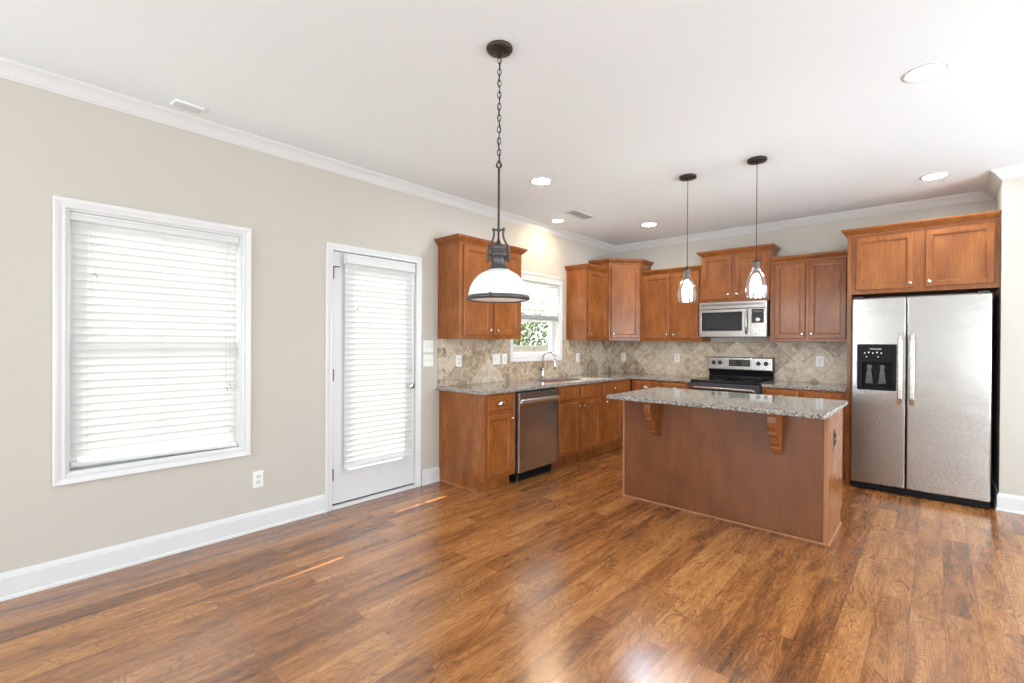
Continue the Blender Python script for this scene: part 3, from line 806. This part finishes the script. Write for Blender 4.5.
# ------------------------------------------------------------------ island
IX0, IX1, IY0, IY1 = 1.509, 3.020, 3.715, 4.325
def island():
    t = thing('kitchen_island', 'wooden kitchen island with plain panel front and two scrolled brackets', 'kitchen island', (IX0, IY0, 0), 0)
    W = IX1-IX0; dp = IY1-IY0
    m = MB(); m.box(.004, W-.004, .006, dp, .10, CB-.001); m.box(.004, W-.004, .006, dp-.075, 0, .10); m.build('carcass', 'cabinet_wood', t)
    m = MB(); m.box(.018, W-.020, 0.001, .0055, .0, CB-.002); m.build('front_panel', 'island_panel_shaded_wood', t)
    for a, b in ((0, .018), (W-.026, W)):
        m = MB(); m.box(a, b, -.006, .012 if a else .012, .0, CB-.002, bev=.002); m.build('corner_trim', 'molding_wood', t)
    m = MB(); m.box(W-.0035, W+.0015, .013, dp-.075, 0, CB-.002); m.box(W-.0035, W+.0015, dp-.075, dp-.001, .10, CB-.002); m.build('side_panel', 'cabinet_wood', t)
    shoe = [(0, 0), (-.013, 0), (-.012, .010), (-.004, .016), (0, .016)]
    m = MB(); m.sweep([(W+.001, dp-.075), (W+.001, -.006), (0, -.006)], [(-a if False else a, b) for a, b in [(0, 0), (0, .011), (-.003, .011), (-.009, .007), (-.010, 0)]]); m.build('shoe_moulding', 'molding_wood', t)
    # doors and drawers on the range side
    for k in range(4):
        a = .04+k*(W-.08)/4; b = a+(W-.08)/4-.03
        pts = door_mesh(a, b, .135, .682, 0); 
        for v in pts.bm.verts: v.co.y = dp+.02-v.co.y
        o = pts.build('door', 'cabinet_wood', t)
        m = MB(); kx = b-.03 if k % 2 == 0 else a+.03; m.lathe([(.006, 0), (.005, .012), (.0155, .020), (.006, .029)], (kx, dp+.02, .635), 'Y', 16); m.build('knob', 'nickel', o)
        pts = drawer_mesh(a, b, .712, .850, 0)
        for v in pts.bm.verts: v.co.y = dp+.02-v.co.y
        o = pts.build('drawer', 'cabinet_wood', t)
        m = MB(); m.lathe([(.006, 0), (.005, .012), (.0155, .020), (.006, .029)], ((a+b)/2, dp+.02, .78), 'Y', 16); m.build('knob', 'nickel', o)
    # scroll corbels: side outline (depth out from panel, height below worktop)
    out = [(.0, 0), (.235, 0), (.235, -.022), (.222, -.030), (.226, -.050), (.232, -.075), (.226, -.105), (.205, -.128), (.180, -.138), (.186, -.150), (.186, -.162), (.150, -.166), (.128, -.185), (.118, -.212), (.112, -.235), (.095, -.250), (.100, -.262), (.098, -.274), (.060, -.276), (.050, -.290), (.045, -.305), (.0, -.318)]
    for cx0 in (.290, 1.186):
        m = MB(); m.rings([[(x, -a*.88, CB-.001+b) for a, b in out] for x in (cx0, cx0+.054)], True)
        m.build('corbel', 'cabinet_wood', t, bevel=.003)
    # outlet on the side
    m = MB(); m.box(W+.0015, W+.0065, .185, .255, .62, .735, bev=.002); pl = m.build('outlet_plate', 'dark_enamel', t); pl['label'] = 'dark brown outlet plate'
    for z in (.655, .700):
        m = MB(); m.box(W+.006, W+.009, .203, .237, z-.014, z+.014, bev=.004); m.build('socket', 'black_plastic', pl)
island()
# island worktop with small clipped front corners
m = MB()
ax0, ax1, ay0, ay1, cc = 1.525, 3.050, 3.395, 4.365, .010
pl = [(ax0+cc, ay0), (ax1-cc, ay0), (ax1, ay0+cc), (ax1, ay1-cc), (ax1-cc, ay1), (ax0+cc, ay1), (ax0, ay1-cc), (ax0, ay0+cc)]
m.rings([[(x, y, z) for x, y in pl] for z in (CB, CT)])
tag(m.build('countertop', 'granite', bevel=.004), 'speckled grey granite countertop on the kitchen island', 'countertop')

# ------------------------------------------------------------------ backsplash
def splash_left():
    # local frame rot 90: local x = world y, plane faces +x
    t = MB(); 
    us = [2.862, 2.958, W2[0]-.056, W2[1]+.056, D-.012]; vs = [CT+.0005, W2[2]-.056, UB-.0005]
    t.grid(us, vs, {(2, 1)}, -.010, -.001, lambda u, v, w: (u, w, v))
    o = t.build('backsplash', ['diagonal_tile', 'border_tile'])
    for p in o.data.polygons:
        if p.center.x < 2.958: p.material_index = 1
    o.rotation_euler = (0, 0, R(90))
    tag(o, 'tan diagonal stone tile backsplash on the left wall around the sink window', 'backsplash')
splash_left()
m = MB(); m.box(.0, 2.903, -.010, -.001, CT+.0005, UBB-.0005); o = m.build('backsplash', 'diagonal_tile'); o.location = (0, D, 0)
tag(o, 'tan diagonal stone tile backsplash on the back wall behind the range', 'backsplash')

# ------------------------------------------------------------------ plates (local frame: front -Y)
def plate(label, loc, rotz, gangs, kinds, name='wall_outlet', cat='outlet', h=.115):
    t = thing(name, label, cat, loc, rotz)
    W = .070+.046*(gangs-1)
    m = MB(); m.box(-W/2, W/2, -.006, 0, -h/2, h/2, bev=.0025); p = m.build('cover_plate', 'plate_plastic', t)
    for g in range(gangs):
        x = (g-(gangs-1)/2)*.046; k = kinds[g]
        if k == 'o':
            for z in (.020, -.020):
                m = MB(); m.box(x-.0165, x+.0165, -.008, -.0055, z-.014, z+.014, bev=.004)
                s = m.build('socket', 'trim_paint', t)
                m = MB(); m.box(x-.008, x-.0055, -.0086, -.0078, z-.002, z+.007); m.box(x+.0055, x+.008, -.0086, -.0078, z-.002, z+.006); m.lathe([(.002, 0), (.002, .0008)], (x, -.0086, z-.007), 'Y', 8); m.build('slots', 'dark_enamel', s)
        elif k == 't':
            m = MB(); m.box(x-.005, x+.005, -.0075, -.0055, -.012, .012); m.box(x-.003, x+.003, -.017, -.006, .000, .007, bev=.0015); m.build('toggle', 'trim_paint', t)
        else:
            m = MB(); m.rings([[(x-.0165, -.006, -.033), (x+.0165, -.006, -.033), (x+.0165, -.006, .033), (x-.0165, -.006, .033)], [(x-.0155, -.0075, -.032), (x+.0155, -.0075, -.032), (x+.0155, -.0105, .032), (x-.0155, -.0105, .032)]]); m.build('rocker', 'trim_paint', t)
    return t
E = .0008
plate('white outlet low on the beige wall under the large window', (E, 1.261, .36), RL, 1, 'o')
plate('upper of two stacked white switch plates beside the back door', (E, 2.750, 1.291), RL, 2, 'tt', 'light_switch', 'light switch')
plate('lower of two stacked white switch plates beside the back door', (E, 2.750, 1.160), RL, 2, 'tt', 'light_switch', 'light switch')
T = .0108
plate('white outlet on the tiles under the large left upper cabinet', (T, 3.123, 1.145), RL, 1, 'o')
plate('double white switch plate on the tiles left of the sink window', (T, 3.662, 1.150), RL, 2, 'tt', 'light_switch', 'light switch')
plate('narrow single white switch plate closest to the left side of the sink window', (T, 3.790, 1.150), RL, 1, 'r', 'light_switch', 'light switch')
plate('white outlet on the left wall tiles right of the sink window', (T, 5.218, 1.137), RL, 1, 'o')
plate('white outlet on the back wall tiles nearest the room corner', (.184, D-T, 1.132), 0, 1, 'o')
plate('white outlet on the back wall tiles just left of the range', (.977, D-T, 1.140), 0, 1, 'o')
plate('white plate on the back wall tiles right of the range', (2.59, D-T, 1.142), 0, 1, 'r', 'light_switch', 'light switch')

# ------------------------------------------------------------------ ceiling fixtures
def can(label, x, y, lens, r=.075):
    t = thing('recessed_light', label, 'ceiling light', (x, y, H), 0, 'recessed ceiling lights')
    m = MB(); m.lathe([(r+.022, 0), (r+.021, -.004), (r+.004, -.007), (r, -.003), (r, 0)], seg=40, cap0=False, cap1=False); m.build('trim_ring', 'trim_paint', t)
    m = MB(); m.lathe([(r, -.0005), (r, -.002), (r*.6, -.0035), (.004, -.004)], seg=40); m.build('lens', lens, t)
can('round recessed ceiling light nearest the large dome pendant, left side', .973, 3.215, 'lens_white')
can('round recessed ceiling light at the far left near the corner cabinet', .999, 5.238, 'lens_white')
can('round recessed ceiling light at the upper right, largest in view', 3.492, 3.236, 'lens_white')
can('round recessed ceiling light above the front of the refrigerator', 3.523, 5.281, 'lens_white')
can('small warm recessed ceiling light close to the wall over the sink window', .285, 4.387, 'lens_warm', .058)
# vent
t = thing('air_vent', 'rectangular white slotted air vent in the ceiling near the sink light', 'air vent', (.615, 4.33, H), 0)
m = MB(); m.grid([-.085, -.062, .062, .085], [-.20, -.177, .177, .20], {(1, 1)}, -.007, 0, lambda u, v, w: (u, v, w)); m.build('frame', 'trim_paint', t, bevel=.002)
m = MB()
for k in range(9):
    x = -.056+k*.014; m.rings([[(x+.009, y, -.0055), (x, y, -.0015), (x+.001, y, -.002), (x+.010, y, -.006)] for y in (-.177, .177)])
m.build('louvres', 'trim_paint', t)
m = MB(); m.box(-.062, .062, -.177, .177, -.0012, -.0002); m.build('duct_back', 'trim_paint', t)
# small ceiling sensor
t = thing('ceiling_sensor', 'small white rounded rectangular cover on the ceiling near the left wall', 'ceiling sensor', (.200, .79, H), R(4))
m = MB(); m.box(-.046, .046, -.076, .076, -.012, 0, bev=.004); m.build('cover', 'ceiling_paint', t)
m = MB(); m.box(-.038, .038, -.068, .068, -.0135, -.0115, bev=.0009); m.build('face', 'trim_paint', t)

# ------------------------------------------------------------------ dome pendant
def dome_pendant(x, y):
    t = thing('pendant_lamp', 'large dome pendant with white glass shade hanging on a long chain', 'pendant lamp', (x, y, H), R(40))
    zr = lambda z: z-H
    m = MB(); m.lathe([(.062, 0), (.064, -.006), (.058, -.016), (.040, -.024), (.018, -.028), (.010, -.040), (.004, -.042)], seg=36); m.build('canopy', 'bronze', t)
    m = MB()
    z = 2.700; k = 0
    L = .034
    while z > 2.19:
        pts = []
        for i in range(16):
            a = 2*PI*i/16; u = .0085*math.cos(a); w = (L/2)*math.sin(a)
            pts.append((u, 0, zr(z-L/2)+w) if k % 2 == 0 else (0, u, zr(z-L/2)+w))
        mm = MB(); mm.tube(pts, .0021, 6, True)
        me = bpy.data.meshes.new('x'); mm.bm.to_mesh(me); mm.bm.free(); m.bm.from_mesh(me); bpy.data.meshes.remove(me)
        z -= L-.0065; k += 1
    m.tube([(.004*math.sin(i*.9), .004*math.cos(i*.9), zr(2.70-.52*i/24)) for i in range(25)], .0017, 6)
    m.build('chain', 'bronze', t)
    m = MB(); pts = [(.013*math.cos(2*PI*i/18), 0, zr(2.182)+.013*math.sin(2*PI*i/18)) for i in range(18)]; m.tube(pts, .0028, 8, True)
    m.lathe([(.005, zr(2.170)), (.0052, zr(2.165)), (.0052, zr(1.80)), (.004, zr(1.79))], seg=14); m.build('rod', 'bronze', t)
    # yoke: crossbar with two curved arms
    m = MB(); m.tube([(-.024, 0, zr(1.872)), (.024, 0, zr(1.872))], .0045, 10)
    m.lathe([(.009, .008), (.009, -.008)], (0, 0, zr(1.872)), seg=12)
    for s in (-1, 1):
        m.lathe([(.003, .009), (.007, .006), (.007, -.006), (.003, -.009)], (s*.024, 0, zr(1.874)), seg=12)
        m.tube([(s*.024, 0, zr(1.87)), (s*.022, 0, zr(1.855)), (s*.024, 0, zr(1.835)), (s*.034, 0, zr(1.812)), (s*.046, 0, zr(1.795)), (s*.049, 0, zr(1.77)), (s*.049, 0, zr(1.73)), (s*.046, 0, zr(1.72))], .0052, 10)
        m.lathe([(.003, .010), (.009, .007), (.009, -.007), (.003, -.010)], (s*.050, 0, zr(1.728)), 'X', 12)
    m.build('yoke', 'pewter', t)
    m = MB(); m.lathe([(.006, zr(1.83)), (.010, zr(1.815)), (.020, zr(1.802)), (.040, zr(1.795)), (.043, zr(1.79)), (.043, zr(1.776)), (.037, zr(1.772)), (.037, zr(1.764)), (.044, zr(1.760)), (.044, zr(1.746)), (.037, zr(1.742)), (.036, zr(1.728)), (.033, zr(1.722)), (.036, zr(1.70)), (.046, zr(1.690)), (.049, zr(1.684)), (.049, zr(1.679))], seg=36); m.build('socket_housing', 'pewter', t)
    # glass dome
    m = MB(); prof = []
    Rm = .141; zt, zb = 1.683, 1.552
    for i in range(15):
        a = (PI/2)*i/14
        prof.append((max(.046, Rm*math.sin(a)**.92), zr(zb+(zt-zb)*math.cos(a))))
    m.lathe(prof, seg=56, cap0=False, cap1=False); gl = m.build('shade', 'opal', t, solid=.004)
    m = MB(); m.lathe([(.142, zr(1.556)), (.150, zr(1.553)), (.152, zr(1.545)), (.150, zr(1.537)), (.141, zr(1.534)), (.138, zr(1.540)), (.138, zr(1.552)), (.142, zr(1.556))], seg=56, cap0=False, cap1=False)
    m.build('rim', 'pewter', t)
    for a in (20, 140, 260):
        m = MB(); m.lathe([(.004, -.006), (.006, .0), (.006, .008), (.003, .012)], (.152*math.cos(R(a)), .152*math.sin(R(a)), zr(1.548)), seg=10); m.build('thumb_screw', 'pewter', t)
    m = MB(); m.lathe([(.137, zr(1.541)), (.136, zr(1.538)), (.09, zr(1.5345)), (.004, zr(1.533))], seg=56, cap0=False); m.build('diffuser', 'opal', t)
dome_pendant(1.981, 1.631)

# ------------------------------------------------------------------ glass jar pendants
def jar_pendant(label, x, y):
    t = thing('pendant_lamp', label, 'pendant lamp', (x, y, H), 0, 'clear glass pendants over the island')
    zr = lambda z: z-H+.020
    m = MB(); m.lathe([(.066, 0), (.069, -.004), (.069, -.014), (.064, -.022), (.012, -.025), (.006, -.032), (.003, -.034)], seg=40); m.build('canopy', 'bronze', t)
    m = MB(); m.tube([(0, 0, -.03), (0, 0, zr(1.935))], .0028, 8); m.build('cord', 'bronze', t)
    m = MB(); m.lathe([(.004, zr(1.965)), (.010, zr(1.955)), (.013, zr(1.945)), (.030, zr(1.940)), (.031, zr(1.932)), (.014, zr(1.930)), (.014, zr(1.875)), (.018, zr(1.872)), (.018, zr(1.850)), (.012, zr(1.845))], seg=24); m.build('socket', 'bronze', t)
    prof = [(.027, 1.938), (.029, 1.925), (.026, 1.905), (.028, 1.885), (.034, 1.868), (.048, 1.840), (.063, 1.806), (.074, 1.770), (.078, 1.735), (.077, 1.705), (.070, 1.672), (.068, 1.664)]
    m = MB(); rings = []
    for r, z in prof:
        fl = min(1, max(0, (1.885-z)/.08))     # fluted body
        rings.append([((r*(1+.020*fl*math.cos(10*2*PI*k/60)))*math.cos(2*PI*k/60), (r*(1+.020*fl*math.cos(10*2*PI*k/60)))*math.sin(2*PI*k/60), zr(z)) for k in range(60)])
    m.rings(rings, True, False, False, smooth=True); m.build('glass_shade', 'clear_glass', t, solid=.003)
    m = MB(); m.lathe([(.010, zr(1.846)), (.013, zr(1.835)), (.016, zr(1.815)), (.026, zr(1.785)), (.031, zr(1.758)), (.028, zr(1.730)), (.017, zr(1.710)), (.003, zr(1.703))], seg=24); m.build('bulb', 'bulb', t)
jar_pendant('left of the two clear glass jar pendants hanging over the island', 1.979, 3.935)
jar_pendant('right of the two clear glass jar pendants hanging over the island', 2.519, 3.915)

# ------------------------------------------------------------------ outside
GZ = -.5
m = MB(); m.box(-40, -.16, -20, 40, GZ-.1, GZ); tag(m.build('lawn', 'grass'), 'pale grass lawn outside beyond the windows', 'lawn')['kind'] = 'stuff'
m = MB(); m.box(-2.6, -.16, 1.2, 4.2, GZ+.0005, -.06, bev=.01); struct(m.build('patio_slab', 'concrete'))  # concrete patio slab outside the back door
FXW = -9.0
t = thing('garden_fence', 'pale wooden picket fence across the yard outside the sink window', 'fence', (FXW, 0, GZ), 0)
m = MB(); y = -14
while y < 34:
    m.box(-.01, .01, y, y+.135, .03, 1.72+random.uniform(-.006, .006)); y += .15
m.build('boards', 'fence_wood', t)
for z in (.35, 1.0, 1.6):
    m = MB(); m.box(.012, .05, -14, 34, z, z+.085); m.build('rail', 'fence_wood', t)
for k in range(20):
    m = MB(); m.box(.011, .10, -14+k*2.44, -13.91+k*2.44, 0, 1.82, bev=.006); m.build('post', 'fence_wood', t)
def tree(label, x, y, h, r, seed):
    rnd = random.Random(seed)
    t = thing('leafy_tree', label, 'tree', (x, y, GZ), 0, 'trees beyond the garden fence')
    m = MB(); m.tube([(0, 0, .001), (0, 0, .05), (.05, .03, h*.25), (-.03, .06, h*.5), (0, 0, h*.8)], [.16, .16, .13, .10, .04], 10)
    for k in range(5):
        a = rnd.uniform(0, 2*PI); m.tube([(0, 0, h*(.3+.08*k)), (.5*r*math.cos(a), .5*r*math.sin(a), h*(.5+.08*k))], [.07, .03], 7)
    m.build('trunk', 'bark', t)
    m = MB()
    for k in range(1500):
        a = rnd.uniform(0, 2*PI); u = rnd.uniform(-1, 1); q = rnd.random()**.4
        c = Vector((r*q*math.sqrt(1-u*u)*math.cos(a), r*q*math.sqrt(1-u*u)*math.sin(a), h*.62+h*.38*q*u))
        s = rnd.uniform(.07, .16); ax = Vector((rnd.gauss(0, 1), rnd.gauss(0, 1), rnd.gauss(0, 1))).normalized(); b = ax.orthogonal().normalized(); d = ax.cross(b)
        m.quad([c+b*s, c+d*s*.5+ax*.03, c-b*s, c-d*s*.5])
    m.build('foliage', 'leaves', t)
tree('leafy green tree behind the fence seen through the sink window', -12.5, 18.2, 4.6, 2.4, 3)
tree('leafy green tree behind the fence left of the back door', -14.5, 7.0, 5.5, 2.4, 5)
tree('leafy green tree behind the fence seen through the large window blind', -12.8, 2.6, 5.0, 2.0, 9)
tree('leafy green tree behind the fence outside the back door', -17.5, 13.5, 6, 2.3, 11)
